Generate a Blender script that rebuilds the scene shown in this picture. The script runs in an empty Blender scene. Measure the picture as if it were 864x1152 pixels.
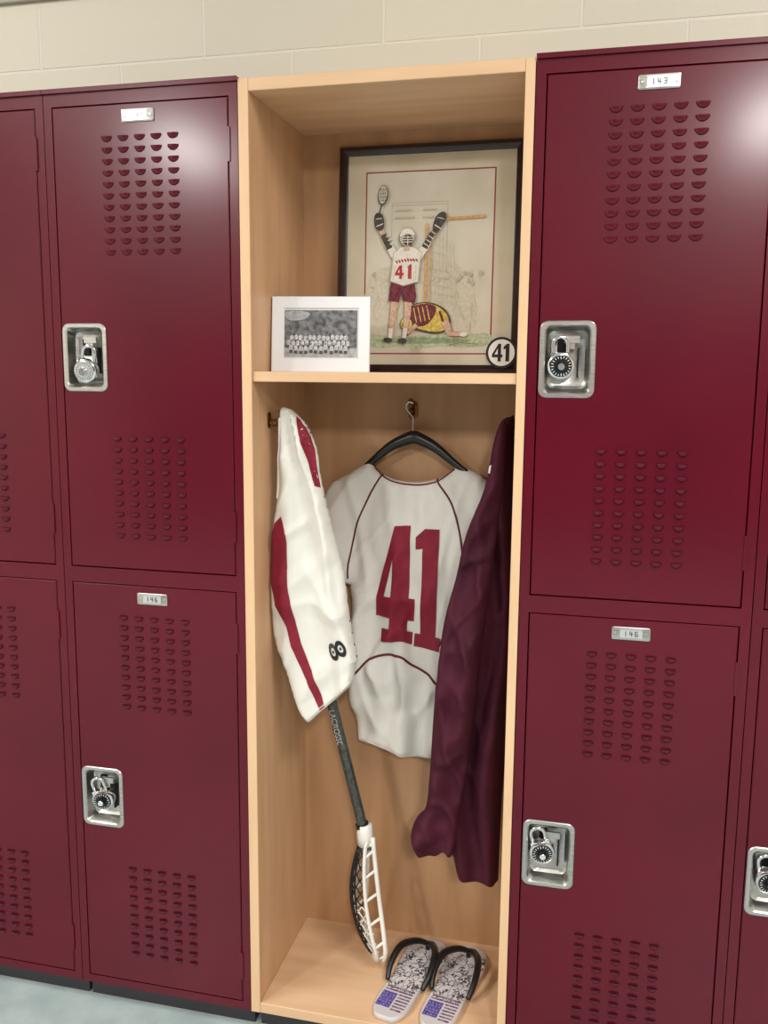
import bpy, bmesh, math, random, numpy as np
from mathutils import Vector, Matrix, noise
from mathutils.geometry import tessellate_polygon
sc=bpy.context.scene
COL=sc.collection
sc.view_settings.view_transform='Standard'
PI=math.pi

# ------------------------------------------------------------------ materials
def s2l(c):
    return tuple(((x/255)/12.92 if x/255<=.04045 else ((x/255+.055)/1.055)**2.4) for x in c)+(1,)
def mat(name,rgb,rough=.5,metal=0,spec=.5,coat=0,sheen=0,coatr=.1):
    m=bpy.data.materials.new(name); m.use_nodes=True
    b=m.node_tree.nodes['Principled BSDF']
    b.inputs['Base Color'].default_value=s2l(rgb)
    b.inputs['Roughness'].default_value=rough
    b.inputs['Metallic'].default_value=metal
    b.inputs['Specular IOR Level'].default_value=spec
    b.inputs['Coat Weight'].default_value=coat
    b.inputs['Coat Roughness'].default_value=coatr
    b.inputs['Sheen Weight'].default_value=sheen
    return m
def nd(m,t,**k):
    n=m.node_tree.nodes.new(t)
    for a,v in k.items(): setattr(n,a,v)
    return n
def lk(m,a,b): m.node_tree.links.new(a,b)
def noise_color(m,rgb1,rgb2,scale=(1,1,1),nscale=5,detail=4,lo=.35,hi=.65,bump=0,bscale=None,bdist=.001):
    b=m.node_tree.nodes['Principled BSDF']
    tc=nd(m,'ShaderNodeTexCoord'); mp=nd(m,'ShaderNodeMapping'); mp.inputs['Scale'].default_value=scale
    lk(m,tc.outputs['Object'],mp.inputs['Vector'])
    n=nd(m,'ShaderNodeTexNoise'); n.inputs['Scale'].default_value=nscale; n.inputs['Detail'].default_value=detail
    lk(m,mp.outputs[0],n.inputs['Vector'])
    r=nd(m,'ShaderNodeValToRGB'); r.color_ramp.elements[0].position=lo; r.color_ramp.elements[1].position=hi
    r.color_ramp.elements[0].color=s2l(rgb1); r.color_ramp.elements[1].color=s2l(rgb2)
    lk(m,n.outputs['Fac'],r.inputs[0]); lk(m,r.outputs[0],b.inputs['Base Color'])
    if bump:
        n2=nd(m,'ShaderNodeTexNoise'); n2.inputs['Scale'].default_value=bscale or nscale; n2.inputs['Detail'].default_value=3
        lk(m,mp.outputs[0] if not bscale else tc.outputs['Object'],n2.inputs['Vector'])
        bp=nd(m,'ShaderNodeBump'); bp.inputs['Strength'].default_value=bump; bp.inputs['Distance'].default_value=bdist
        lk(m,n2.outputs['Fac'],bp.inputs['Height']); lk(m,bp.outputs[0],b.inputs['Normal'])
    return m

PAINT=mat('maroon_enamel',(86,4,28),.34,0,.16,.36,coatr=.17)
noise_color(PAINT,(82,3,26),(90,5,29),(1,1,1),3,2,bump=.10,bscale=260,bdist=.0005)
PAINTD=mat('maroon_gap',(20,4,8),.6)
DARK=mat('dark_slot',(14,6,8),.8)
STEEL=mat('stainless_steel',(188,186,182),.34,1)
noise_color(STEEL,(172,170,166),(204,202,198),(1,1,30),40,2)
CHROME=mat('chrome',(215,215,215),.15,1)
BLACK=mat('black_plastic',(16,16,18),.35)
WHITE=mat('white_paint',(235,235,232),.4)
SILV=mat('silver_dial',(205,205,205),.3,.6)
def wood(name,a,b,sc_):
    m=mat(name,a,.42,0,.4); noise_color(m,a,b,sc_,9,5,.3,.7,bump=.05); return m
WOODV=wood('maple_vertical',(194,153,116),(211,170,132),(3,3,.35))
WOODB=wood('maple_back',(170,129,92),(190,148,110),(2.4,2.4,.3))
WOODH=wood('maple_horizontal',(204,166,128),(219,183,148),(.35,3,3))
WOODE=wood('maple_edge_band',(210,173,135),(222,186,148),(3,3,.4))

WALL=mat('painted_block_wall',(214,207,190),.6)
def mk_wall(m):
    b=m.node_tree.nodes['Principled BSDF']
    tc=nd(m,'ShaderNodeTexCoord'); sp=nd(m,'ShaderNodeSeparateXYZ'); cb=nd(m,'ShaderNodeCombineXYZ')
    ax=nd(m,'ShaderNodeMath',operation='ADD'); ax.inputs[1].default_value=.016+20
    ay=nd(m,'ShaderNodeMath',operation='ADD'); ay.inputs[1].default_value=.01+4
    lk(m,tc.outputs['Object'],sp.inputs[0])
    sxy=nd(m,'ShaderNodeMath',operation='ADD'); lk(m,sp.outputs[0],sxy.inputs[0]); lk(m,sp.outputs[1],sxy.inputs[1])
    sb=nd(m,'ShaderNodeMath',operation='SUBTRACT'); lk(m,sxy.outputs[0],sb.inputs[0]); sb.inputs[1].default_value=.34
    lk(m,sb.outputs[0],ax.inputs[0]); lk(m,sp.outputs[2],ay.inputs[0])
    lk(m,ax.outputs[0],cb.inputs[0]); lk(m,ay.outputs[0],cb.inputs[1])
    br=nd(m,'ShaderNodeTexBrick'); br.inputs['Scale'].default_value=1; br.inputs['Brick Width'].default_value=.4; br.inputs['Row Height'].default_value=.2
    br.inputs['Mortar Size'].default_value=.004; br.inputs['Mortar Smooth'].default_value=.6
    br.inputs['Color1'].default_value=s2l((216,209,192)); br.inputs['Color2'].default_value=s2l((212,205,188)); br.inputs['Mortar'].default_value=s2l((224,218,204))
    lk(m,cb.outputs[0],br.inputs['Vector']); lk(m,br.outputs['Color'],b.inputs['Base Color'])
    n=nd(m,'ShaderNodeTexNoise'); n.inputs['Scale'].default_value=120; lk(m,tc.outputs['Object'],n.inputs['Vector'])
    mu=nd(m,'ShaderNodeMath',operation='MULTIPLY'); mu.inputs[1].default_value=.3; lk(m,n.outputs['Fac'],mu.inputs[0])
    su=nd(m,'ShaderNodeMath',operation='SUBTRACT'); lk(m,mu.outputs[0],su.inputs[0]); lk(m,br.outputs['Fac'],su.inputs[1])
    bp=nd(m,'ShaderNodeBump'); bp.inputs['Distance'].default_value=.003; bp.inputs['Strength'].default_value=.5
    lk(m,su.outputs[0],bp.inputs['Height']); lk(m,bp.outputs[0],b.inputs['Normal'])
mk_wall(WALL)
CEIL=mat('ceiling_paint',(225,222,214),.8); noise_color(CEIL,(218,215,207),(230,228,220),nscale=30)
FLOOR=mat('floor_vinyl',(170,184,184),.35); noise_color(FLOOR,(156,170,171),(174,187,187),nscale=14)
KICK=mat('toe_kick',(48,46,50),.6)

# ------------------------------------------------------------------ helpers
def obj(name,me,parent=None,mats=()):
    o=bpy.data.objects.new(name,me); COL.objects.link(o)
    for m in mats: me.materials.append(m)
    if parent: o.parent=parent
    return o
def empty(name,loc=(0,0,0),parent=None):
    o=bpy.data.objects.new(name,None); COL.objects.link(o); o.location=loc; o.empty_display_size=.05
    if parent: o.parent=parent
    return o
def mesh(name,v,f,smooth=False,mi=None):
    me=bpy.data.meshes.new(name); me.from_pydata([tuple(p) for p in v],[],f); me.update()
    if smooth: me.polygons.foreach_set('use_smooth',[True]*len(me.polygons))
    if mi is not None: me.polygons.foreach_set('material_index',mi)
    return me
def box(name,x0,x1,y0,y1,z0,z1,m,parent=None,bev=.001,seg=1):
    bm=bmesh.new(); bmesh.ops.create_cube(bm,size=1)
    for v in bm.verts: v.co=Vector(((x0+x1)/2+v.co.x*(x1-x0),(y0+y1)/2+v.co.y*(y1-y0),(z0+z1)/2+v.co.z*(z1-z0)))
    if bev: bmesh.ops.bevel(bm,geom=bm.edges[:],offset=bev,segments=seg,affect='EDGES',profile=.5)
    me=bpy.data.meshes.new(name); bm.to_mesh(me); bm.free()
    return obj(name,me,parent,[m])
class MB:
    def __init__(s): s.v=[];s.f=[];s.mi=[]
    def add(s,v,f,mi=0):
        o=len(s.v); s.v+= [tuple(p) for p in v]; s.f+=[tuple(i+o for i in q) for q in f]; s.mi+=[mi]*len(f)
    def box(s,x0,x1,y0,y1,z0,z1,mi=0):
        v=[(x,y,z) for x in(x0,x1) for y in(y0,y1) for z in(z0,z1)]
        s.add(v,[(0,1,3,2),(4,6,7,5),(0,4,5,1),(2,3,7,6),(0,2,6,4),(1,5,7,3)],mi)
    def tube(s,pts,r,mi=0,n=8,closed=False,caps=True):
        pts=[Vector(p) for p in pts]; N=len(pts); rings=[]
        up=None
        for i,p in enumerate(pts):
            a=pts[(i-1)%N] if (closed or i>0) else p; b=pts[(i+1)%N] if (closed or i<N-1) else p
            t=(b-a).normalized()
            if up is None:
                up=t.orthogonal().normalized()
            up=(up-t*up.dot(t)); up=up.normalized() if up.length>1e-6 else t.orthogonal().normalized()
            w=t.cross(up); rr=r[i] if hasattr(r,'__len__') else r
            rings.append([p+up*(rr*math.cos(2*PI*k/n))+w*(rr*math.sin(2*PI*k/n)) for k in range(n)])
        v=[q for R in rings for q in R]; f=[]
        for i in range(N if closed else N-1):
            j=(i+1)%N
            for k in range(n):
                f.append((i*n+k,i*n+(k+1)%n,j*n+(k+1)%n,j*n+k))
        if caps and not closed:
            f.append(tuple(range(n-1,-1,-1))); f.append(tuple((N-1)*n+k for k in range(n)))
        s.add(v,f,mi)
    def cylY(s,cx,cy0,cy1,cz,r0,r1=None,mi=0,n=32):
        r1=r0 if r1 is None else r1
        v=[(cx+r0*math.cos(2*PI*k/n),cy0,cz+r0*math.sin(2*PI*k/n)) for k in range(n)]+[(cx+r1*math.cos(2*PI*k/n),cy1,cz+r1*math.sin(2*PI*k/n)) for k in range(n)]
        f=[(k,(k+1)%n,n+(k+1)%n,n+k) for k in range(n)]+[tuple(range(n-1,-1,-1)),tuple(range(n,2*n))]
        s.add(v,f,mi)
    def loops(s,loops,mi=0,cap=True,closed_first=False):
        n=len(loops[0]); v=[p for L in loops for p in L]; f=[]
        for i in range(len(loops)-1):
            for k in range(n): f.append((i*n+k,(i+1)*n+k,(i+1)*n+(k+1)%n,i*n+(k+1)%n))
        if cap: f.append(tuple((len(loops)-1)*n+k for k in range(n)))
        s.add(v,f,mi)
    def out(s,name,parent,mats,smooth=False,auto=None):
        me=mesh(name,s.v,s.f,smooth,s.mi); o=obj(name,me,parent,mats)
        bm=bmesh.new(); bm.from_mesh(me); bmesh.ops.recalc_face_normals(bm,faces=bm.faces[:])
        if auto is not None:
            for e in bm.edges:
                if len(e.link_faces)==2 and e.calc_face_angle(0)>math.radians(auto): e.smooth=False
            for f in bm.faces: f.smooth=True
        bm.to_mesh(me); bm.free()
        return o
def catmull(pts,sub=5,closed=True):
    P=[Vector(p) for p in pts]; n=len(P); out=[]
    R=range(n) if closed else range(n-1)
    for i in R:
        if closed: a,b,c,d=P[(i-1)%n],P[i],P[(i+1)%n],P[(i+2)%n]
        else: a,b,c,d=P[max(i-1,0)],P[i],P[i+1],P[min(i+2,n-1)]
        for k in range(sub):
            t=k/sub
            out.append(.5*((2*b)+(c-a)*t+(2*a-5*b+4*c-d)*t*t+(3*b-a-3*c+d)*t**3))
    if not closed: out.append(P[-1])
    return out
def mm(pts,S=1,ox=0,oz=0): return [((x*S+ox)/1000,(z*S+oz)/1000) for x,z in pts]

def flat_bm(polys,cell):
    """triangulated 2-D polygon (with holes) cut into a fine grid; coords (x,0,z)"""
    bm=bmesh.new()
    vl=[[Vector((p[0],p[1],0)) for p in poly] for poly in polys]
    flat=[p for poly in vl for p in poly]
    vs=[bm.verts.new((p.x,0,p.y)) for p in flat]
    for t in tessellate_polygon(vl):
        try: bm.faces.new([vs[i] for i in t])
        except ValueError: pass
    xs=[p.x for p in flat]; zs=[p.y for p in flat]
    for ax,lo,hi in ((0,min(xs),max(xs)),(2,min(zs),max(zs))):
        k=math.ceil(lo/cell)
        while k*cell<hi:
            co=[0,0,0]; no=[0,0,0]; co[ax]=k*cell; no[ax]=1
            bmesh.ops.bisect_plane(bm,geom=bm.verts[:]+bm.edges[:]+bm.faces[:],dist=1e-7,plane_co=co,plane_no=no); k+=1
    bmesh.ops.remove_doubles(bm,verts=bm.verts[:],dist=.0004)
    return bm
class Garment:
    def __init__(s,outline,y0,T,w,fold,Tb=None,smooth=4):
        o=[(p.x,p.y) for p in catmull([(a,b,0) for a,b in outline],smooth)] if smooth else outline
        s.o=o; s.y0=y0; s.T=T; s.Tb=T if Tb is None else Tb; s.w=w; s.fold=fold
        A=np.array(o); B=np.roll(A,-1,0); s.A=A; s.D=B-A; s.L=(s.D**2).sum(1)+1e-12
    def d(s,x,z):
        p=np.array((x,z))-s.A; t=np.clip((p*s.D).sum(1)/s.L,0,1); q=p-s.D*t[:,None]
        return math.sqrt((q*q).sum(1).min())
    def f(s,x,z,side=1):
        d=s.d(x,z); k=min(d/s.w,1); pr=math.sqrt(max(0,1-(1-k)**2))
        y0=s.y0(x,z) if callable(s.y0) else s.y0
        if side>0: return y0-pr*(s.T+s.fold(x,z))
        return y0+pr*s.Tb
    def build(s,name,parent,mats,cell=.007,region=None):
        bm=flat_bm([s.o],cell)
        bm2=bm.copy()
        for v in bm.verts: v.co.y=s.f(v.co.x,v.co.z,1)
        for v in bm2.verts: v.co.y=s.f(v.co.x,v.co.z,-1)
        tmp=bpy.data.meshes.new('t'); bm2.to_mesh(tmp); bm.from_mesh(tmp); bm2.free()
        bmesh.ops.remove_doubles(bm,verts=bm.verts[:],dist=.0002)
        bmesh.ops.recalc_face_normals(bm,faces=bm.faces[:])
        for f in bm.faces:
            f.smooth=True
            if region:
                c=f.calc_center_median(); f.material_index=region(c.x,c.z)
        me=bpy.data.meshes.new(name); bm.to_mesh(me); bm.free()
        return obj(name,me,parent,mats)
    def patch(s,name,polys,parent,m,off=.001,cell=.007):
        bm=flat_bm(polys,cell)
        for v in bm.verts: v.co.y=s.f(v.co.x,v.co.z,1)-off
        bmesh.ops.recalc_face_normals(bm,faces=bm.faces[:])
        for f in bm.faces: f.smooth=True
        me=bpy.data.meshes.new(name); bm.to_mesh(me); bm.free()
        return obj(name,me,parent,[m])
    def ribbon(s,name,pts,width,parent,m,off=.0015):
        P=catmull([(a,b,0) for a,b in pts],10,closed=False)
        mb=MB(); mb.tube([(p.x,s.f(p.x,p.y)-off*.3,p.y) for p in P],width/2,n=6)
        return mb.out(name,parent,[m],smooth=True)

# ------------------------------------------------------------------ room
ZF=-.05; ZC=2.75
X0,X1,Y0,Y1=-3.6,3.8,-6.5,.34
box('floor',X0-.1,X1+.1,Y0-.1,Y1+.1,ZF-.1,ZF,FLOOR,bev=0)
box('ceiling',X0-.1,X1+.1,Y0-.1,Y1+.1,ZC,ZC+.1,CEIL,bev=0)
box('wall_back',X0-.1,X1+.1,Y1,Y1+.1,ZF,ZC,WALL,bev=0)
box('wall_front',X0-.1,X1+.1,Y0-.1,Y0,ZF,ZC,WALL,bev=0)
box('wall_left',X0-.1,X0,Y0,Y1,ZF,ZC,WALL,bev=0)
box('wall_right',X1,X1+.1,Y0,Y1,ZF,ZC,WALL,bev=0)
TRIM=mat('soffit_paint',(165,160,148),.6)
box('trim_1',X0,X1,Y1-.012,Y1,2.135,ZC,TRIM,bev=.002)

# ------------------------------------------------------------------ lockers
LW=.392; H=1.83
def rrect(hw,hh,y,r,cx,cz,n=6):
    pts=[]
    for qx,qz,a0 in ((1,1,0),(-1,1,PI/2),(-1,-1,PI),(1,-1,1.5*PI)):
        for k in range(n+1):
            a=a0+PI/2*k/n
            pts.append((cx+qx*(hw-r)+r*math.cos(a),y,cz+qz*(hh-r)+r*math.sin(a)))
    return pts
def rect(x0,x1,z0,z1,y): return [(x0,y,z0),(x1,y,z0),(x1,y,z1),(x0,y,z1)]
def door_mesh(name,z0,z1,ccz):
    x0,x1=.0175,.3745; g=.0020; ccx=.068
    mb=MB()
    x0+=g;x1-=g;z0+=g;z1-=g
    L=[rect(x0,x1,z0,z1,.014),rect(x0,x1,z0,z1,.0005),rect(x0+.0015,x1-.0015,z0+.0015,z1-.0015,-.001),
       rect(ccx-.039,ccx+.039,ccz-.057,ccz+.057,-.001),rect(ccx-.039,ccx+.039,ccz-.057,ccz+.057,.01)]
    mb.loops(L,cap=False)
    return mb
def louvers(mb,xs,zs,w=.0225,h=.0105,p=.0045):
    ns,nt=8,4
    for zc in zs:
        for xc in xs:
            v=[];f=[]
            for j in range(nt+1):
                t=j/nt
                for i in range(ns+1):
                    s=-math.cos(PI*i/ns); e=math.sqrt(max(0,1-s*s))
                    v.append((xc+w/2*s,-.001-p*e*math.cos(t*PI/2)-.0001,zc+h/2-h*e*math.sin(t*PI/2)))
            for j in range(nt):
                for i in range(ns):
                    a=j*(ns+1)+i; f.append((a,a+1,a+ns+2,a+ns+1))
            mb.add(v,f,0)
            v=[(xc+w/2*-math.cos(PI*i/ns)*.93,-.0014,zc+h/2-.0002) for i in range(ns+1)]+[(xc+w/2*-math.cos(PI*i/ns)*.93,-.0014,zc+h/2-h*.7*math.sin(PI*i/ns)) for i in range(ns+1)]
            mb.add(v,[(i,i+1,i+ns+2,i+ns+1) for i in range(ns)],1)
def build_locker_meshes():
    tmp={}
    mb=MB()
    mb.box(0.0008,.0175,0,.036,0,H); mb.box(.3745,.3912,0,.036,0,H)
    mb.box(.0175,.3745,0,.036,0,.018); mb.box(.0175,.3745,0,.036,.893,.924); mb.box(.0175,.3745,0,.036,1.803,H)
    mb.box(.0005,.3915,-.005,.31,H-.004,H+.004)
    mb.box(.0005,.3915,.030,.31,.001,H-.004,1)
    mb.box(.004,.388,.03,.3,-.05,.001,2)
    for z in (.10,.80,1.02,1.72):
        mb.box(.371,.3765,-.003,.004,z-.03,z+.03)
    tmp['frame']=(mb,[PAINT,PAINTD,KICK])
    tmp['door_upper']=(door_mesh('d',.924,1.803,1.34),[PAINT])
    tmp['door_lower']=(door_mesh('d',.018,.893,.434),[PAINT])
    xs=[.131+.0335*i for i in range(5)]
    mb=MB(); louvers(mb,xs,[1.740-.0205*i for i in range(11)]); louvers(mb,xs,[1.183-.0213*i for i in range(10)],w=.019,h=.0095,p=.0062); tmp['louvers_upper']=(mb,[PAINT,DARK])
    mb=MB(); louvers(mb,xs,[.823-.0208*i for i in range(10)],w=.019,h=.0095,p=.0062); louvers(mb,xs,[.278-.0215*i for i in range(10)],w=.019,h=.0095,p=.005); tmp['louvers_lower']=(mb,[PAINT,DARK])
    for nm,cz in (('handle_cup_upper',1.34),('handle_cup_lower',.434)):
        mb=MB(); cx=.068
        L=[rrect(.047,.065,-.0008,.014,cx,cz),rrect(.047,.065,-.0022,.014,cx,cz),rrect(.0455,.0635,-.0034,.013,cx,cz),rrect(.040,.058,-.0034,.011,cx,cz),
           rrect(.0375,.0555,-.001,.010,cx,cz),rrect(.034,.050,.022,.012,cx,cz),rrect(.029,.045,.026,.012,cx,cz)]
        mb.loops(L)
        mb.box(cx-.018,cx-.004,.021,.0262,cz+.005,cz+.036,1)
        mb.box(cx-.003,cx+.012,.008,.026,cz+.018,cz+.034,0)
        mb.box(cx-.006,cx+.020,.006,.011,cz+.028,cz+.040,0)
        mb.box(cx-.010,cx+.010,-.0042,-.003,cz-.0625,cz-.0595,0)
        mb.box(cx+.016,cx+.019,.014,.026,cz-.03,cz+.02,1)
        tmp[nm]=(mb,[STEEL,DARK])
    for nm,cz in (('number_plate_upper',1.779),('number_plate_lower',.867)):
        mb=MB(); cx=.196
        mb.loops([rrect(.0325,.0115,-.001,.003,cx,cz),rrect(.0325,.0115,-.003,.003,cx,cz),rrect(.031,.010,-.0036,.003,cx,cz)])
        for s in(-1,1):
            mb.cylY(cx+s*.0265,-.0036,-.005,cz,.003,.002,0,12)
        mb.box(cx-.019,cx+.019,-.0042,-.0036,cz-.0075,cz+.0075,1)
        mb.box(cx-.021,cx+.021,-.0046,-.0036,cz+.0075,cz+.009,0); mb.box(cx-.021,cx+.021,-.0046,-.0036,cz-.009,cz-.0075,0)
        def dig(ch,x):
            seg={'1':[(0,0,0,8)],'4':[(-2,8,-2,3.5),(-2.6,3.5,2.6,3.5),(1.3,0,1.3,8)],'3':[(-2,8,2,8),(2,0,2,8),(-1,4,2,4),(-2,0,2,0)],'6':[(-2,0,-2,8),(-2,8,2,8),(-2,4,2,4),(2,0,2,4),(-2,0,2,0)]}[ch]
            for a,b,c,d in seg:
                x0,x1=sorted((a,c)); z0,z1=sorted((b,d))
                mb.box(x+(x0-.6)/1000,x+(x1+.6)/1000,-.0047,-.0042,cz-.004+(z0-.5)/1000,cz-.004+(z1+.5)/1000,2)
        for ch,dx in zip('143' if 'upper' in nm else '146',(-.009,0,.009)): dig(ch,cx+dx)
        tmp[nm]=(mb,[STEEL,SILV,BLACK])
    return tmp
LM=build_locker_meshes(); LMESH={}
for k,(mb,ms) in LM.items():
    o=mb.out(k,None,ms,auto=35); LMESH[k]=o.data; bpy.data.objects.remove(o)
def locker(x,y=0,rz=0):
    e=empty('double_tier_locker',(x,y,0)); e.rotation_euler=(0,0,rz)
    for k,me in LMESH.items():
        o=bpy.data.objects.new(k,me); COL.objects.link(o); o.parent=e
    return e
for x in (-1.568,-1.176,-.784,-.392,.526,.918,1.31,1.702): locker(x)
for i in range(18): locker(X0+.1+LW*(i+1),Y0+.32,PI)     # unseen bank on the opposite wall, added to darken reflections in the enamel

def padlock_mesh(dial):
    mb=MB()
    prof=[(.0195,.010),(.0225,.008),(.0235,.004),(.0235,-.004),(.0225,-.008),(.0195,-.010)]
    n=36
    L=[[(r*math.cos(2*PI*k/n),y,r*math.sin(2*PI*k/n)) for k in range(n)] for r,y in prof]
    mb.loops([[ (0.0001*math.cos(2*PI*k/n),.010,.0001*math.sin(2*PI*k/n)) for k in range(n)]]+L,0)
    mb.cylY(0,-.010,-.0125,0,.0188,.0172,1,36)
    mb.cylY(0,-.0125,-.0205,0,.0085,.0072,0 if dial=='w' else 1,20)
    mb.cylY(0,-.0205,-.0212,0,.0058,.0052,0,20)
    for k in range(20):
        a=2*PI*k/20; l=.0035 if k%5 else .005
        c,s=math.cos(a),math.sin(a); r1=.0172; r0=r1-l; w=.0005
        v=[(r*c-q*s,-.0127,r*s+q*c) for r,q in((r0,-w),(r1,-w),(r1,w),(r0,w))]
        mb.add(v,[(0,1,2,3)],2)
    P=[(-.0125,0,.017)]+[(-.0125,0,.036)]+[(-.0125*math.cos(PI*k/10),0,.036+.0125*math.sin(PI*k/10)) for k in range(1,10)]+[(.0125,0,.036),(.0125,0,.017)]
    mb.tube(P,.0035,0,10)
    mb.box(-.017,-.008,-.006,.006,.016,.0225,0); mb.box(.008,.017,-.006,.006,.016,.0225,0)
    return mb
for x,z,dial,tilt in ((-.392+.066,1.315,'w',.22),(-.392+.066,.427,'b',-.3),(.526+.057,1.330,'b',-.05),(.526+.056,.436,'b',-.25),(.918+.058,.436,'b',-.2)):
    mb=padlock_mesh(dial)
    o=mb.out('padlock',None,[CHROME,SILV if dial=='w' else BLACK,BLACK if dial=='w' else WHITE],auto=40)
    o.location=(x,.006,z); o.rotation_euler=(0.12,tilt,.12)

# ------------------------------------------------------------------ maple cubby
CX0,CX1=0.0,.526
cub=empty('open_wooden_cubby')
box('side_left',CX0+.0008,.020,0,.31,0,H,WOODV,cub)
box('side_right',.509,CX1-.0008,0,.31,0,H,WOODV,cub)
box('edge_band_left',CX0+.0008,.020,-.0015,.0005,0,H,WOODE,cub,bev=.0005)
box('edge_band_right',.509,CX1-.0008,-.0015,.0005,0,H,WOODE,cub,bev=.0005)
box('top_panel',.020,.509,-.001,.31,1.808,H,WOODH,cub)
box('bottom_panel',.020,.509,-.001,.31,0,.022,WOODH,cub)
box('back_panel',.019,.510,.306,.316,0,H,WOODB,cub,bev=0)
box('shelf',.020,.509,.004,.306,1.297,1.316,WOODH,cub)
box('plinth',.01,.516,.03,.3,ZF,0,KICK,cub)

BRASS=mat('antique_brass',(120,88,48),.35,1)
def hook(loc,rotz,s=1):
    mb=MB()
    mb.loops([rrect(.011,.022,0,.010,0,0),rrect(.011,.022,-.003,.010,0,0),rrect(.009,.020,-.004,.009,0,0)])
    mb.tube([Vector(p) for p in catmull([(0,-.003,.004),(0,-.018,0),(0,-.032,.008),(0,-.034,.022)],6,False)],.0035,0,8)
    mb.tube([Vector(p) for p in catmull([(0,-.003,-.006),(0,-.014,-.016),(0,-.024,-.012),(0,-.025,-.003)],6,False)],.0032,0,8)
    for y,z in((-.034,.024),(-.025,-.002)):
        mb.tube([(0,y,z-.005),(0,y,z-.0035),(0,y,z),(0,y,z+.0035),(0,y,z+.005)],[.001,.0045,.0055,.0045,.001],0,10)
    o=mb.out('coat_hook',None,[BRASS],auto=50); o.location=loc; o.rotation_euler=(0,0,rotz); o.scale=(s,s,s); return o
hook((.265,.306,1.238),0,.9)
hook((.020,.086,1.222),PI/2,.7)
hook((.509,.165,1.205),-PI/2,.75)

# ------------------------------------------------------------------ jersey + hanger
CLOTHW=mat('white_polyester',(222,219,212),.8); noise_color(CLOTHW,(219,216,208),(224,221,214),nscale=20)
MESHW=mat('white_athletic_mesh',(215,211,200),.85)
def mk_mesh(m,ca,cb_,scale=240):
    b=m.node_tree.nodes['Principled BSDF']; tc=nd(m,'ShaderNodeTexCoord'); v=nd(m,'ShaderNodeTexVoronoi'); v.inputs['Scale'].default_value=scale; v.inputs['Randomness'].default_value=.25
    mp=nd(m,'ShaderNodeMapping'); mp.inputs['Scale'].default_value=(1,.02,1)
    lk(m,tc.outputs['Object'],mp.inputs[0]); lk(m,mp.outputs[0],v.inputs['Vector'])
    r=nd(m,'ShaderNodeValToRGB'); r.color_ramp.elements[0].position=.18; r.color_ramp.elements[1].position=.42
    r.color_ramp.elements[0].color=s2l(ca); r.color_ramp.elements[1].color=s2l(cb_)
    lk(m,v.outputs['Distance'],r.inputs[0]); lk(m,r.outputs[0],b.inputs['Base Color'])
mk_mesh(MESHW,(188,182,171),(218,214,206),300)
MAR=mat('maroon_twill',(134,16,40),.75); noise_color(MAR,(122,12,38),(134,16,44),nscale=60)
MARD=mat('maroon_piping',(96,16,34),.7)
jer=empty('lacrosse_jersey')
def nz(x,z,a,b,s): return noise.noise(Vector((x*a,z*b,s)))
def ridge(v): return 1-abs(v)*2 if abs(v)<.5 else 0
def jfold(x,z):
    lo=max(0,min(1,(1.0-z)/.3))
    up=1-lo
    a=math.atan2(x-.27,1.30-z)
    r=.007*nz(x,z,9,3,1.3)+.008*nz(x,z,20,6,5.1)*(0.5+lo)
    r+=.006*lo*math.sin(x*70+nz(x,z,5,4,3)*4+z*6)
    r+=.010*ridge(nz(x+z*.3,z,11,3,31)*2.0)*(.5+lo)
    r+=.008*ridge(nz(x-z*.5,z,14,6,51)*2.2)*(.4+lo)
    r+=.004*up*math.sin(a*22+2*nz(x,z,6,6,2))
    return r+.0022*nz(x,z,45,24,9.7)
JO=mm([(178,1130),(190,1115),(206,1102),(232,1092),(276,1087),(325,1096),(350,1108),(369,1123),(419,1104),(452,1060),(478,985),(490,905),(462,880),(418,868),(404,872),(402,780),(403,640),(406,484),(400,479),(370,478),(332,477),(290,479),(249,484),(205,494),(164,503),(158,512),(152,560),(136,600),(133,700),(140,800),(134,850),(132,856),(95,866),(50,880),(44,910),(62,990),(84,1068),(126,1098)])
J=Garment(JO,lambda x,z:.276-.012*max(0,min(1,(.95-z)/.4)),.016,.024,jfold,.016,3)
def yoke(x):
    return .655+.052*(1-((x-.235)/.105)**2) if x<.235 else .707-.30*(x-.235)-1.2*(x-.235)**2
J.build('jersey_body',jer,[MESHW,CLOTHW],.0055,lambda x,z:1 if z<yoke(x) else 0)
four=mm([(238,994),(272,996),(270,838),(285,838),(284,790),(269,790),(268,766),(281,765),(280,738),(212,742),(212,769),(229,769),(230,793),(198,796),(199,840)])
hole=mm([(235,922),(232,840),(216,840)])
one=mm([(304,991),(334,990),(331,758),(342,757),(341,728),(284,735),(285,763),(297,762),(299,948),(284,946),(284,972)])
J.patch('numeral_4',[four,hole],jer,MAR,.0018,.0055)
J.patch('numeral_1',[one],jer,MAR,.0018,.0055)
J.ribbon('piping_left',mm([(206,1102),(179,1054),(150,985),(134,900),(132,872)]),.0042,jer,MARD)
J.ribbon('piping_right',mm([(325,1096),(362,1040),(382,955),(384,880),(365,805),(340,740)]),.0042,jer,MARD)
J.ribbon('piping_yoke',mm([(136,648),(158,668),(190,702),(225,711),(262,703),(305,684),(345,650),(380,600)]),.0055,jer,MARD)
J.ribbon('collar_band',mm([(184,1124),(206,1100),(232,1088),(276,1082),(325,1091),(362,1118)]),.0036,jer,MARD)
J.ribbon('bottom_hem',mm([(168,514),(205,504),(249,494),(290,488),(332,487),(370,488),(400,490)]),.0022,jer,CLOTHW)
han=empty('coat_hanger')
mb=MB()
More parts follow.
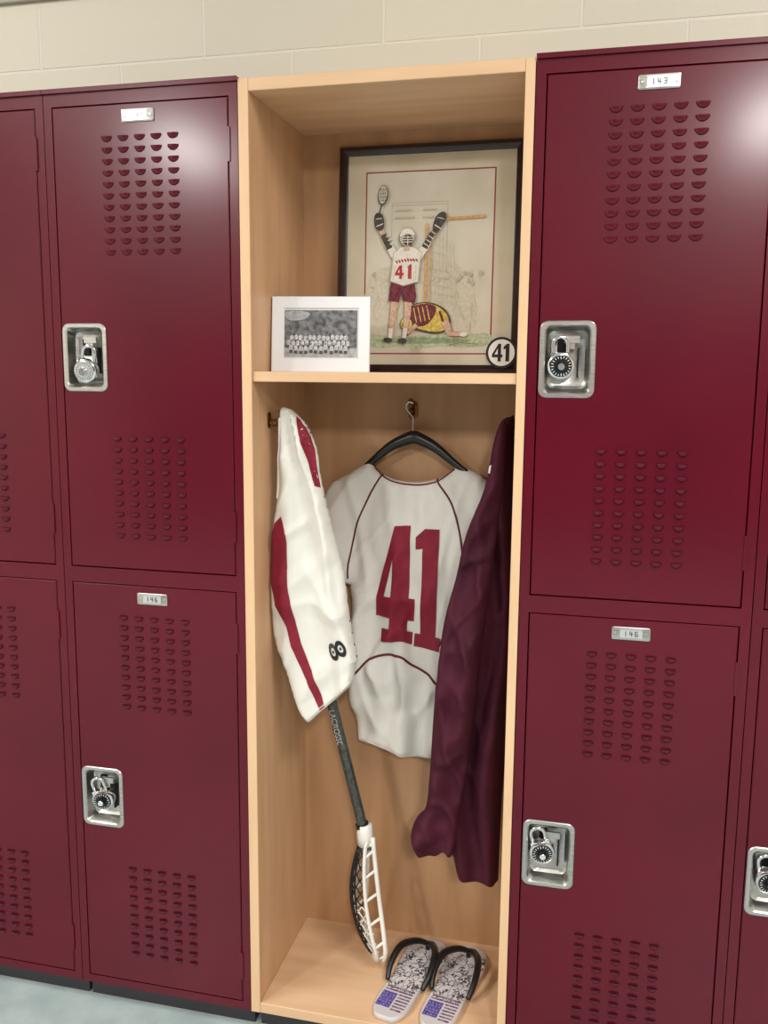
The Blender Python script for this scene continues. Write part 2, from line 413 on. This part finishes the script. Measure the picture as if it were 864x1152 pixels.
pts=catmull([(.120,.272,1.070),(.150,.272,1.100),(.184,.270,1.130),(.225,.268,1.163),(.262,.267,1.180),(.274,.267,1.183),(.286,.267,1.180),(.320,.268,1.163),(.362,.270,1.130),(.405,.272,1.098),(.435,.272,1.065)],6,False)
mb.tube(pts,[.006+.008*max(0,1-abs(p.x-.274)/.11) for p in pts],0,10)
mb.tube([(.13,.276,1.066),(.425,.276,1.066)],.005,0,8)
mb.tube(catmull([(.272,.267,1.185),(.272,.267,1.205),(.272,.268,1.222),(.262,.270,1.236),(.256,.270,1.246),(.262,.270,1.256),(.272,.270,1.254)],6,False),.002,1,8)
mb.out('hanger_body',han,[BLACK,CHROME],smooth=True)

# ------------------------------------------------------------------ white shorts
sh=empty('lacrosse_shorts')
SS=(.9651,22.8,45.7)
def sfold(x,z):
    a=math.atan2(x-.045,1.34-z)
    r=.007*math.sin(a*30+nz(x,z,5,3,2)*2.5)
    r+=.010*ridge(nz(x,z,9,3,4.4)*1.8)+.009*nz(x,z,16,5,14.4)
    r+=.009*ridge((a-.26+.05*nz(x,z,4,5,9))*18)
    r-=.009*ridge((a-.36+.05*nz(x,z,4,5,19))*26)
    r+=.008*ridge(nz(x-z*.6,z,13,7,61)*2.2)
    return r+.002*nz(x,z,45,20,8)
SO=mm([(24,1239),(38,1244),(52,1237),(66,1224),(80,1208),(99,1163),(108,1101),(130,1011),(155,920),(168,827),(178,775),(187,730),(184,722),(176,679),(153,652),(130,630),(104,606),(86,587),(79,586),(58,616),(29,702),(5,768),(0,892),(4,986),(16,1061),(21,1170)],*SS)
Sg=Garment(SO,lambda x,z:.082,.008,.010,sfold,.022,4)
Sg.build('fabric',sh,[CLOTHW],.0048)
Sg.patch('waist_panel',[mm([(60,1229),(80,1207),(90,1187),(98,1163),(107,1101),(110,1085),(101,1090),(88,1140),(74,1180)],*SS)],sh,MAR,.0012,.0048)
Sg.patch('side_panel',[mm([(28,1024),(14,1010),(6,986),(1,940),(1,892),(14,836),(39,790),(50,752),(74,696),(90,660),(101,630),(108,615),(118,624),(104,668),(88,710),(70,760),(56,820),(47,870),(43,913),(43,988)],*SS)],sh,MAR,.0012,.0048)
Sg.ribbon('leg_hem',mm([(88,600),(108,620),(133,642),(156,663),(176,688)],*SS),.0022,sh,CLOTHW)
Sg.ribbon('waist_elastic',mm([(27,1225),(24,1170),(20,1110),(19,1060)],*SS),.006,sh,CLOTHW)
for dx,dz in((-9,-5),(9,6)):
    c=(149+dx,752+dz); 
    ring=[(c[0]+13*math.cos(t)-4*math.sin(t),c[1]+17*math.sin(t)) for t in [2*PI*k/24 for k in range(24)]]
    ih=[(c[0]+6.5*math.cos(t)-2*math.sin(t),c[1]+8*math.sin(t)) for t in [2*PI*k/24 for k in range(24)]]
    Sg.patch('emblem',[mm(ring,*SS),mm(ih,*SS)],sh,BLACK,.0018,.0048)
    Sg.patch('emblem_dot',[mm([(c[0]+2.6*math.cos(t),c[1]+3.5*math.sin(t)) for t in [2*PI*k/12 for k in range(12)]],*SS)],sh,BLACK,.0018,.0048)

# ------------------------------------------------------------------ maroon jacket
JK=mat('maroon_nylon',(62,14,32),.75,spec=.25); noise_color(JK,(60,14,32),(70,18,38),nscale=12)
jk=empty('warm_up_jacket')
def kfold(x,z): return .013*math.sin(x*95+nz(x,z,4,3,1)*4)+.010*nz(x,z,16,4,7)+.008*ridge(nz(x,z,20,7,3)*1.7)
BO=mm([(483,1233),(493,1224),(497,1100),(499,1009),(499,646),(490,455),(487,272),(486,264),(470,260),(440,259),(405,267),(390,314),(372,340),(370,500),(375,700),(400,880),(425,1030),(450,1140),(468,1221)])
Garment(BO,lambda x,z:.175,.040,.03,kfold,.035,4).build('jacket_body',jk,[JK],.006)
KS=(.983,11,22)
def k2(x,z):
    lo=max(0,min(1,(.50-z)/.12))
    return .010*math.sin((x-.25*(z-.7))*80+nz(x,z,5,4,2)*3)+.013*nz(x,z,12,5,17)+.014*ridge(nz(x+.2*z,z,14,5,3)*2)+.010*ridge(nz(x-.5*z,z,12,9,33)*2.2)+.010*lo*nz(x,z,20,30,8)
KO=mm([(466,1219),(478,1222),(476,1100),(462,950),(446,800),(430,600),(410,440),(398,345),(390,322),(375,330),(366,322),(357,316),(342,318),(326,322),(316,333),(306,348),(307,372),(318,400),(336,426),(343,515),(348,631),(354,708),(366,821),(388,913),(407,1004),(440,1094),(455,1181)],*KS)
K=Garment(KO,lambda x,z:.118,.022,.022,k2,.03,4)
K.build('jacket_sleeve',jk,[JK],.0055)
K.patch('jacket_tag',[mm([(452,1142),(458,1146),(456,1130),(450,1128)])],jk,WHITE,.001,.006)
K.ribbon('cuff_seam',mm([(318,362),(334,345),(352,338),(370,345),(384,345)],*KS),.003,jk,JK)

# ------------------------------------------------------------------ lacrosse stick
CARB=mat('carbon_shaft',(58,62,58),.4); noise_color(CARB,(44,48,45),(76,80,74),(1,1,1),140,2)
st=empty('lacrosse_stick')
hb=Vector((.209,.190,.026)); tp=Vector((.063,.162,.870))
neck=Vector((.194,.187,.318))
mb=MB()
mb.tube([neck+(neck-tp).normalized()*.03,neck,tp],[.0118]*3,0,8)
mb.tube([tp,tp+(tp-neck).normalized()*.02],[.015,.015],1,12)
mb.tube([neck+(tp-neck).normalized()*.01,neck+(tp-neck).normalized()*.03],.0145,1,12)
mb.out('shaft',st,[CARB,BLACK],auto=20)
ax=(hb-neck).normalized()
ang=.92
sd=Vector((math.cos(ang),-math.sin(ang),0)); sd=(sd-ax*sd.dot(ax)).normalized()
dp=ax.cross(sd).normalized()
if dp.x>0: dp=-dp   # pocket bulges toward the left
HL=(hb-neck).length-.006
def hw(t):
    K_=[(0,.015),(.12,.018),(.3,.026),(.5,.037),(.7,.050),(.85,.057),(.94,.050),(.985,.026),(1.0,0)]
    for (a,b),(c,d) in zip(K_,K_[1:]):
        if t<=c: u=(t-a)/(c-a); return b+(d-b)*u
    return 0
def hp(t,s,w): return neck+ax*(HL*t)+sd*(s*hw(t))+dp*w
PW=mat('white_nylon',(228,226,218),.35)
ts=[0,.06,.12,.2,.3,.4,.5,.6,.7,.78,.85,.9,.94,.965,.985,.995,1.0]
mb=MB()
top=[hp(t,1,-.012) for t in ts]+[hp(t,-1,-.012) for t in reversed(ts[:-1])]
mb.tube(top,.0052,0,8,closed=False)
def dep(t): return .000+.018*math.sin(min(1,t/.95)*PI)**.7 if t<.95 else .000
low=[hp(t,.86,dep(t)) for t in ts if t<.97]+[hp(t,-.86,dep(t)) for t in reversed(ts) if t<.97]
mb.tube(low,.0042,0,8)
for t in (.1,.25,.42,.6,.78,.9):
    for s in(1,-1):
        mb.tube([hp(t,s,-.012),hp(min(t+.05,.95),s*.86,dep(min(t+.05,.95)))],.0034,0,6)
mb.tube([neck-ax*.028,neck,neck+ax*.02],[.0165,.018,.017],0,12)
mb.tube([hp(.05,1,-.008),hp(.09,0,-.004),hp(.05,-1,-.008)],.005,0,8)
mb.out('head_frame',st,[PW],smooth=True)
mb=MB(); nS=9; nT=18
def pk(t,s):
    return hp(t,s*.86,dep(t)+.022*(1-s*s)*math.sin(t*PI)**.8*(1.25-.6*t))
for i in range(nT):
    for j in range(nS):
        t0=.08+.86*i/nT; t1=.08+.86*(i+1)/nT
        s0=-1+2*j/nS; s1=-1+2*(j+1)/nS
        wm=0 if (j in(3,4,5) or i<9) else 1
        if (i+j)%2: mb.tube([pk(t0,s0),pk(t1,s1)],.0014,wm,5)
        else: mb.tube([pk(t0,s1),pk(t1,s0)],.0014,wm,5)
for s in(-.45,-.15,.15,.45):
    mb.tube([pk(.08+.86*k/20,s) for k in range(21)],.0026,0,6)
for t in(.72,.8,.87): mb.tube([pk(t,-1+.2*k)-dp*.006 for k in range(11)],.0018,1,6)
mb.out('pocket_mesh',st,[BLACK,PW],smooth=True)
cu=bpy.data.curves.new('shaft_lettering','FONT'); cu.body='LACROSSE'; cu.size=.017; cu.extrude=.0003; cu.align_x='LEFT'
to=bpy.data.objects.new('shaft_lettering',cu); COL.objects.link(to); cu.materials.append(mat('decal_grey',(170,172,165),.5))
dvec=(neck-tp).normalized(); yv=Vector((0,-1,0)); nrm=(yv-dvec*yv.dot(dvec)).normalized(); upv=nrm.cross(dvec)
M=Matrix((dvec,upv,nrm)).transposed().to_4x4(); M.translation=tp+dvec*.27+nrm*.0112-upv*.006
to.matrix_world=M; to.parent=st

# ------------------------------------------------------------------ flip flops
RUB=mat('footbed_print',(196,194,190),.7); 
def mk_sketch(m):
    b=m.node_tree.nodes['Principled BSDF']; tc=nd(m,'ShaderNodeTexCoord')
    n=nd(m,'ShaderNodeTexVoronoi',feature='DISTANCE_TO_EDGE'); n.inputs['Scale'].default_value=38
    w=nd(m,'ShaderNodeTexNoise'); w.inputs['Scale'].default_value=35; lk(m,tc.outputs['Object'],w.inputs['Vector'])
    mx=nd(m,'ShaderNodeMix',data_type='RGBA',blend_type='LINEAR_LIGHT'); mx.inputs[0].default_value=.05
    lk(m,tc.outputs['Object'],mx.inputs[6]); lk(m,w.outputs['Color'],mx.inputs[7]); lk(m,mx.outputs[2],n.inputs['Vector'])
    r=nd(m,'ShaderNodeValToRGB'); r.color_ramp.elements[0].position=.03; r.color_ramp.elements[1].position=.08
    r.color_ramp.elements[0].color=s2l((40,38,42)); r.color_ramp.elements[1].color=s2l((196,190,192))
    sp=nd(m,'ShaderNodeSeparateXYZ'); lk(m,tc.outputs['Object'],sp.inputs[0])
    g=nd(m,'ShaderNodeMath',operation='GREATER_THAN'); g.inputs[1].default_value=-.055; lk(m,sp.outputs[1],g.inputs[0])
    g2=nd(m,'ShaderNodeMath',operation='LESS_THAN'); g2.inputs[1].default_value=.105; lk(m,sp.outputs[1],g2.inputs[0])
    g3=nd(m,'ShaderNodeMath',operation='MULTIPLY'); lk(m,g.outputs[0],g3.inputs[0]); lk(m,g2.outputs[0],g3.inputs[1])
    mm_=nd(m,'ShaderNodeMix',data_type='RGBA'); lk(m,g3.outputs[0],mm_.inputs[0]); mm_.inputs[6].default_value=s2l((192,186,188))
    lk(m,n.outputs['Distance'],r.inputs[0]); lk(m,r.outputs[0],mm_.inputs[7]); lk(m,mm_.outputs[2],b.inputs['Base Color'])
mk_sketch(RUB)
SOLE=mat('foam_sole',(200,196,195),.8); NAVY=mat('print_blue',(72,58,140),.7); REDF=mat('print_plum',(88,50,84),.7)
noise_color(NAVY,(58,46,120),(108,92,160),nscale=130); noise_color(REDF,(50,44,70),(150,120,140),nscale=120)
STARW=mat('print_star',(180,172,196),.7)
def flop(loc,rz,side):
    e=empty('flip_flop',loc); e.rotation_euler=(0,0,rz)
    half=[(0,-.138),(.020,-.135),(.034,-.114),(.038,-.078),(.036,-.035),(.037,.0),(.044,.045),(.049,.078),(.045,.108),(.028,.131),(.002,.138)]
    other=[(-.025,.130),(-.040,.108),(-.044,.078),(-.042,.045),(-.038,.0),(-.036,-.035),(-.037,-.078),(-.033,-.114),(-.020,-.135)]
    o=catmull([(side*a,b,0) for a,b in half+other],5)
    if side<0: o=o[::-1]
    mb=MB()
    def ring(sc_,z): return [(p.x*sc_,p.y*(1-(1-sc_)*.4),z) for p in o]
    mb.loops([ring(.95,0),ring(1,.003),ring(1,.011),ring(.97,.0135)],0,cap=False)
    n=len(o); mb.add([(p.x*.97,p.y*.988,.0135) for p in o],[tuple(range(n))],1)
    mb.out('sole',e,[SOLE,RUB],auto=50)
    mb=MB()
    mb.box(-.031,.000,-.112,-.066,.0133,.0142,0)
    for i in range(8):
        y=-.116+i*.0092
        x0=.004 if -.118<y<-.062 else -.030
        mb.box(x0,.031-(.004 if i==0 else 0),y,y+.0042,.0133,.0140,1)
    for i in range(4):
        for j in range(5):
            x=-.0275+i*.0072+(j%2)*.0015; y=-.108+j*.0086
            mb.add([(x+.0017*math.cos(2*PI*k/10+.3)*(1 if k%2 else .45),y+.0017*math.sin(2*PI*k/10+.3)*(1 if k%2 else .45),.0144) for k in range(10)],[tuple(range(10))],2)
    mb.out('stars_and_stripes_print',e,[NAVY,REDF,STARW])
    mb=MB()
    for s in(1,-1):
        P=catmull([(s*.040,-.030,.010),(s*.045,-.002,.030),(s*.040,.040,.046),(s*.021,.080,.039),(0,.098,.028)],6,False)
        mb.tube(P,[.0052+.0026*math.sin(PI*i/len(P)) for i in range(len(P))],0,8)
    mb.tube([(0,.098,.012),(0,.098,.030)],.005,0,8)
    mb.out('thong_strap',e,[BLACK],smooth=True)
    return e
flop((.308,.143,.022),-.20,1)
flop((.404,.138,.022),-.17,-1)

# ------------------------------------------------------------------ framed lacrosse print
FRM=mat('dark_walnut_frame',(40,20,20),.3); noise_color(FRM,(30,14,15),(46,22,21),(2,2,2),8)
MATB=mat('cream_mat_board',(212,201,172),.8); LIN=mat('red_liner',(146,50,58),.7); PAPER=mat('art_paper',(214,208,188),.8)
noise_color(MATB,(206,196,172),(213,204,181),nscale=20)
noise_color(PAPER,(206,199,180),(219,213,197),nscale=9,detail=6)
fp=empty('framed_lacrosse_print',(.297,.262,1.316)); fp.rotation_euler=(-.055,0,0)
FW,FH,B=.384,.462,.018
mb=MB()
def fr_loop(i,y): return rect(-FW/2+i,FW/2-i,i,FH-i,y)
mb.loops([fr_loop(0,.022),fr_loop(0,.003),fr_loop(.003,-.001),fr_loop(.009,-.002),fr_loop(.015,.003),fr_loop(B,.004),fr_loop(B,.010)],cap=False)
mb.out('moulding',fp,[FRM],auto=25)
def flat(name,poly,y,m,parent=fp):
    mb=MB(); 
    vl=[[Vector((a,b,0)) for a,b in poly]]; tr=tessellate_polygon(vl)
    mb.add([(a,y,b) for a,b in poly],tr); return mb.out(name,parent,[m])
def rp(x0,x1,z0,z1): return [(x0,z0),(x1,z0),(x1,z1),(x0,z1)]
box('backing_board',-FW/2+.006,FW/2-.006,.010,.020,.006,FH-.006,KICK,fp,bev=0)
flat('mat_board',rp(-FW/2+B-.002,FW/2-B+.002,B-.002,FH-B+.002),.0095,MATB)
U=.00182; AX=-.134; AZ=.409
def A(a,b): return (AX+a*U,AZ-b*U)
flat('red_liner',[A(-1,-1),A(147,-1),A(147,203),A(-1,203)],.0092,LIN)
flat('art_paper',[A(.5,.5),A(145.5,.5),A(145.5,201.5),A(.5,201.5)],.0089,PAPER)
lay=[.0086]
def art(name,pts,m,curve=False):
    lay[0]-=.00004
    P=[A(*p) for p in pts]
    if curve: P=[(q.x,q.y) for q in catmull([(a,b,0) for a,b in P],5)]
    flat(name,P,lay[0],m)
def stroke(name,p,q,w,m,w2=None):
    w2=w if w2 is None else w2
    dx,dz=q[0]-p[0],q[1]-p[1]; L=math.hypot(dx,dz); nx,nz_=-dz/L/2,dx/L/2
    art(name,[(p[0]+nx*w,p[1]+nz_*w),(q[0]+nx*w2,q[1]+nz_*w2),(q[0]-nx*w2,q[1]-nz_*w2),(p[0]-nx*w,p[1]-nz_*w)],m)
def limb(name,p,q,w,w2,m,ink=None):
    if ink: stroke(name+'_outline',p,q,w+1.0,ink,w2+1.0)
    stroke(name,p,q,w,m,w2)
def ell(name,c,rx,ry,m,rot=0):
    art(name,[(c[0]+rx*math.cos(t)*math.cos(rot)-ry*math.sin(t)*math.sin(rot),c[1]+rx*math.cos(t)*math.sin(rot)+ry*math.sin(t)*math.cos(rot)) for t in [2*PI*k/24 for k in range(24)]],m)
def g_(n,c,v=16,k=.18):
    c=tuple(x*(1-k)+y*k for x,y in zip(c,(212,205,186)))
    m=mat('ink_'+n,c,.8); noise_color(m,tuple(max(0,x-v) for x in c),tuple(min(255,x+v) for x in c),nscale=170,detail=6); return m
GR=g_('grey',(176,170,154),8,.25);DG=g_('dark',(52,48,46),14,.12);SK=g_('skin',(204,166,140));OR=g_('orange',(206,150,78));YE=g_('yellow',(206,182,80),22,.08);MA=g_('maroon',(104,28,44),16,.08);GN=g_('green',(172,184,146),16);WH=g_('white',(228,224,214),8,.1);RD=g_('red',(176,36,48),10,.08);LG=g_('pale',(206,199,178),7);SKD=g_('skin_shade',(160,118,96),10,.15)
art('ground',[(2,182),(14,179),(30,178),(52,180),(80,179),(110,181),(144,180),(144,192),(120,195),(90,194),(62,197),(40,194),(20,196),(2,192)],GN,True)
art('ground_shade',[(12,187),(60,184),(120,186),(110,190),(50,191)],g_('green_dark',(128,150,112)),True)
art('crowd_wash',[(4,120),(14,108),(28,104),(40,98),(60,96),(80,102),(100,100),(112,108),(122,120),(128,150),(120,176),(4,178)],LG,True)
for a,b,c,d in((30,34,94,34),(30,34,30,96),(94,34,94,88),(30,96,60,96),(30,37,93,37)):
    stroke('pencil_line',(a,b),(c,d),.7,GR)
rnd=random.Random(4)
for k in range(46):
    x=rnd.uniform(6,136); y=rnd.uniform(104,172); stroke('pencil_hatch',(x,y),(x+rnd.uniform(-3,3),y+rnd.uniform(5,14)),.4,GR)
for k in range(16):
    x=8+rnd.uniform(0,130); y=rnd.uniform(112,128); ell('crowd_head',(x,y),2.0,2.4,GR if k%2 else LG)
for i,(x,l) in enumerate(((34,22),(66,20),(34,26),(66,22))):
    b=43+(i//2)*8
    for q in range(int(l/3.4)): stroke('pencil_text',(x+q*3.4,b),(x+q*3.4+2.2,b-.4),1.7,GR)
stroke('goal_post',(71,58),(71,150),3,OR); stroke('goal_pipe',(88,54),(137,52),2.8,OR); stroke('goal_post_b',(77,70),(76,150),1.1,OR)
for k in range(8): stroke('goal_net',(74+k*4,60+k*3),(72+k*5,150),.4,GR)
for k in range(8): stroke('goal_net',(73,70+k*9),(90+k*2,76+k*9),.35,GR)
art('fallen_outline',[(49,160),(54,151),(62,146),(74,145),(86,148),(96,155),(101,166),(97,176),(84,180),(66,177),(54,172)],DG,True)
art('fallen_back',[(51,160),(56,152),(63,147),(74,146.5),(85,149.5),(94,156),(99,166),(95,175),(84,178),(66,175),(56,170)],YE,True)
art('fallen_shirt',[(50,161),(55,152),(64,147.5),(76,147),(84,151),(82,160),(74,170),(62,172),(56,169)],MA,True)
for k in range(4): stroke('fallen_stripe',(58+k*5,151-k*.8),(62+k*5,168-k),1.1,YE)
stroke('fallen_number',(88,155),(93,168),2.6,MA)
ell('fallen_helmet_o',(50,169),7.6,7.2,DG); ell('fallen_helmet',(50,169),6.8,6.4,YE); stroke('fallen_mask',(45,171),(51,175),1,DG); stroke('fallen_mask',(44,168),(50,172),1,DG)
limb('fallen_arm',(62,170),(50,181),4.4,3,SK,SKD); limb('fallen_glove',(52,180),(46,182),4,4,DG)
limb('fallen_thigh',(94,166),(100,179),9,6,SK,SKD); limb('fallen_calf',(98,180),(113,181),4.6,3.6,SK,SKD); ell('fallen_shoe',(116,181),4.2,2.6,WH)
limb('leg_l',(37,138),(34,162),9,6.2,SK,SKD); limb('calf_l',(34,160),(31.5,184),6.6,4.2,SK,SKD)
limb('leg_r',(52,138),(51,162),9,6.6,SK,SKD); limb('calf_r',(51,160),(48,184),6.6,4.2,SK,SKD)
stroke('sock_l',(32.3,174),(31.5,185),4.8,WH); stroke('sock_r',(49.2,174),(48,185),4.8,WH)
ell('shoe_l',(29,187),5.4,2.6,DG,.1); ell('shoe_r',(46,188),5.4,2.8,DG,.1)
art('shorts',[(32,118),(58,120),(61,138),(60,146),(46,144),(44,134),(41,145),(29,143),(30,128)],MA)
for x0,x1 in((34,33),(55,57),(45,45)): stroke('shorts_crease',(x0,122),(x1,142),.7,DG)
limb('upper_arm_l',(37,95),(25,78),9,7,WH,GR); limb('forearm_l',(26,79),(17,62),6.4,5,SK,SKD); stroke('pad_l',(29,85),(21,69),7.2,DG,6)
for k in range(3): stroke('pad_band',(24+k*2.4,72+k*4.2),(29.5+k*2.2,69.8+k*4.2),1.0,WH)
art('glove_l',[(12,62),(10,52),(12,46),(17,45),(21,50),(22,60),(18,65)],DG,True); stroke('glove_cuff',(13,60),(21,57),1,WH); stroke('glove_finger',(12,52),(19,51),.7,WH)
limb('upper_arm_r',(62,95),(74,78),9,7,WH,GR); limb('forearm_r',(73,79),(82,64),6.4,5,SK,SKD); stroke('pad_r',(69,85),(78,69),7.2,DG,6)
for k in range(3): stroke('pad_band',(68.5+k*2.6,80-k*4),(74+k*2.6,83.6-k*4),1.0,WH)
art('glove_r',[(78,66),(80,54),(86,47),(92,47),(93,54),(88,62),(83,69)],DG,True); stroke('glove_cuff',(80,60),(88,65),1,WH); stroke('glove_finger',(83,52),(91,54),.7,WH)
art('torso_outline',[(33,89.5),(42,83.5),(56,83.5),(67,89.5),(65,101),(63,122.5),(46,127),(30,121.5),(32,104)],GR)
art('torso',[(34,90),(42,84),(56,84),(66,90),(64,100),(62,122),(46,126),(31,121),(33,104)],WH)
for a,b,c,d in((36,104,34,120),(60,104,60,120),(57,112,58,123)): stroke('shirt_crease',(a,b),(c,d),.6,GR)
for k in range(8): stroke('script',(36.5+k*3.3,97.5-.25*k+abs(k-3.5)*.35),(38.6+k*3.3,100.3-.25*k+abs(k-3.5)*.35),1.9,RD)
art('n4',[(41,104),(44,104),(44,112),(46,112),(46,115),(44,115),(44,119),(41,119),(41,115),(36,115),(36,112)],RD)
art('n4h',[(41,108),(41,112),(39,112)],WH)
art('n1',[(50,106),(53,103),(55,103),(55,119),(51,119),(51,107)],RD)
stroke('neck',(49,88),(49,80),7,SK)
ell('helmet_outline',(49,73),9.4,10.2,DG); ell('helmet',(49,73),8.8,9.6,GR); ell('face',(50,76),6,6.2,DG)
for b in(73,75.6,78.2): stroke('cage',(44,b),(56,b),.8,WH)
stroke('cage_v',(50,71),(50,82),.8,WH); art('helmet_crown',[(41,72),(42.5,66),(49,63),(55.5,66),(57.5,71),(49,69)],WH,True)
stroke('stick_shaft',(15,50),(19,36),1.6,DG)
ell('stick_head',(20,26),6,11,DG,.1); ell('stick_head_net',(20,25.5),4.9,9.8,LG,.1)
for k in range(4): stroke('stick_net',(17+k*2,18),(17+k*2,33),.4,DG)
for k in range(4): stroke('stick_net',(16,20+k*4),(24,20+k*4),.4,DG)
stroke('signature',(100,193),(112,190.5),.7,DG); stroke('signature',(112,190.5),(134,192),.6,DG); stroke('caption',(56,198),(68,198),1.2,GR)
STK=empty('number_sticker'); STK.parent=fp; STK.location=(.157,-.0055,.042)
def disc(name,r,y,m,sx=1):
    mb=MB(); n=40; mb.cylY(0,y+.0008,y,0,r,r,0,n); return mb.out(name,STK,[m],auto=40)
disc('sticker_rim',.0315,.0,BLACK); disc('sticker_face',.0265,-.0012,WHITE)
def sflat(name,poly): 
    o=flat(name,[(a/950,b/850) for a,b in poly],-.0016,BLACK,STK)
sflat('sticker_4',[(-6,15),(-1,15),(-1,-3),(2,-3),(2,-8),(-1,-8),(-1,-15),(-7,-15),(-7,-8),(-18,-8),(-18,-3)])
o=flat('sticker_4_hole',[(-7/950,7/850),(-7/950,-3/850),(-13/950,-3/850)],-.0018,WHITE,STK)
sflat('sticker_1',[(10,15),(15,15),(15,-15),(8,-15),(8,7),(4,5),(4,10)])

# ------------------------------------------------------------------ small white photo frame
pf=empty('white_photo_frame',(.026,.085,1.316)); pf.rotation_euler=(-.12,0,math.atan2(.03,.19))
PW_,PH_=.192,.146
WF=mat('white_frame_lacquer',(226,226,229),.35)
mb=MB()
def pl(i,y,ib=None): return rect(i,PW_-i,(i if ib is None else ib),PH_-i,y)
mb.loops([pl(0,.012),pl(0,.001),pl(.0015,0),pl(.022,0,.025),pl(.024,.003,.027)],cap=True)
mb.add(rect(0,PW_,0,PH_,.012),[(0,1,2,3)])
mb.out('frame',pf,[WF],auto=30)
BW=mat('team_photo_trees',(100,100,102),.4); noise_color(BW,(58,58,60),(128,128,130),nscale=90,detail=6)
GRS=mat('team_photo_grass',(160,160,162),.4); noise_color(GRS,(142,142,144),(172,172,174),nscale=120)
SKY=mat('team_photo_sky',(170,170,172),.4)
flat('team_photo',rp(.025,PW_-.025,.029,PH_-.026),.0022,BW,pf)
flat('team_photo_ground',rp(.025,PW_-.025,.029,.047),.0020,GRS,pf)
flat('team_photo_sky_gap',[(p.x,p.y) for p in catmull([(.028,.117,0),(.06,.118,0),(.075,.112,0),(.062,.102,0),(.04,.100,0),(.028,.105,0)],5)],.0020,GRS,pf)
TW=mat('team_photo_jerseys',(186,186,188),.4); noise_color(TW,(150,150,152),(206,206,208),nscale=260)
TF=mat('team_photo_faces',(120,118,118),.4); TD=mat('team_photo_shorts',(62,62,64),.4)
rnd=random.Random(9)
for row,(zb,n,x0,x1) in enumerate(((.062,13,.040,.146),(.052,14,.034,.150),(.042,12,.038,.146))):
    for i in range(n):
        x=x0+(x1-x0)*i/(n-1)+rnd.uniform(-.001,.001); z=zb+rnd.uniform(-.0012,.0012); y=.0018-row*.0003
        flat('player_shorts',[(x-.0034,z-.006),(x+.0034,z-.006),(x+.003,z+.001),(x-.003,z+.001)],y-.00004,TD,pf)
        flat('player_jersey',[(x-.0032,z),(x+.0032,z),(x+.0038,z+.007),(x+.0018,z+.0095),(x-.0018,z+.0095),(x-.0038,z+.007)],y-.00008,TW,pf)
        flat('player_face',[(x+.0017*math.cos(2*PI*k/10),z+.0115+.0023*math.sin(2*PI*k/10)) for k in range(10)],y-.00012,TF,pf)
mb=MB(); mb.add([(.07,.012,.10),(.12,.012,.10),(.12,.045,.0015),(.07,.045,.0015)],[(0,1,2,3)]); mb.out('easel_back',pf,[KICK])

# ------------------------------------------------------------------ lights
FIX=mat('fixture_housing',(230,230,228),.5)
def troffer(x,y,w,d,power):
    e=empty('ceiling_or_fill_light',(x,y,ZC))
    mb=MB(); z=-.03
    def rl(i,zz): return [(-w/2-i,-d/2-i,zz),(w/2+i,-d/2-i,zz),(w/2+i,d/2+i,zz),(-w/2-i,d/2+i,zz)]
    mb.loops([rl(.04,0),rl(.04,z),rl(.005,z),rl(0,-.012)],cap=True)
    mb.out('housing',e,[FIX],auto=30)
    ld=bpy.data.lights.new('tube_panel','AREA'); ld.shape='RECTANGLE'; ld.size=w; ld.size_y=d; ld.energy=power; ld.color=(1,.978,.95)
    lo=bpy.data.objects.new('tube_panel',ld); COL.objects.link(lo); lo.parent=e; lo.location=(0,0,-.034)
troffer(-1.95,-3.9,.26,.8,135); troffer(1.52,-3.95,.26,.8,135)
troffer(-1.5,-1.35,.3,1.2,48); troffer(1.6,-1.35,.3,1.2,48)  # unseen fill lights added for general illumination, kept out of the locker reflections
w=bpy.data.worlds.new('world'); sc.world=w; w.use_nodes=True
w.node_tree.nodes['Background'].inputs[0].default_value=(.9,.93,1,1); w.node_tree.nodes['Background'].inputs[1].default_value=.3

# ------------------------------------------------------------------ camera
cd=bpy.data.cameras.new('camera'); cam=bpy.data.objects.new('camera',cd); COL.objects.link(cam)
cd.sensor_fit='VERTICAL'; cd.sensor_height=36; cd.lens=1006.37/1152*36; cd.clip_start=.05
R=Matrix.Rotation(.2344,3,'Z')@Matrix.Rotation(PI/2-.1501,3,'X')@Matrix.Rotation(.0087,3,'Z')
cam.matrix_world=Matrix.Translation((.652,-1.579,1.3083))@R.to_4x4()
sc.camera=cam
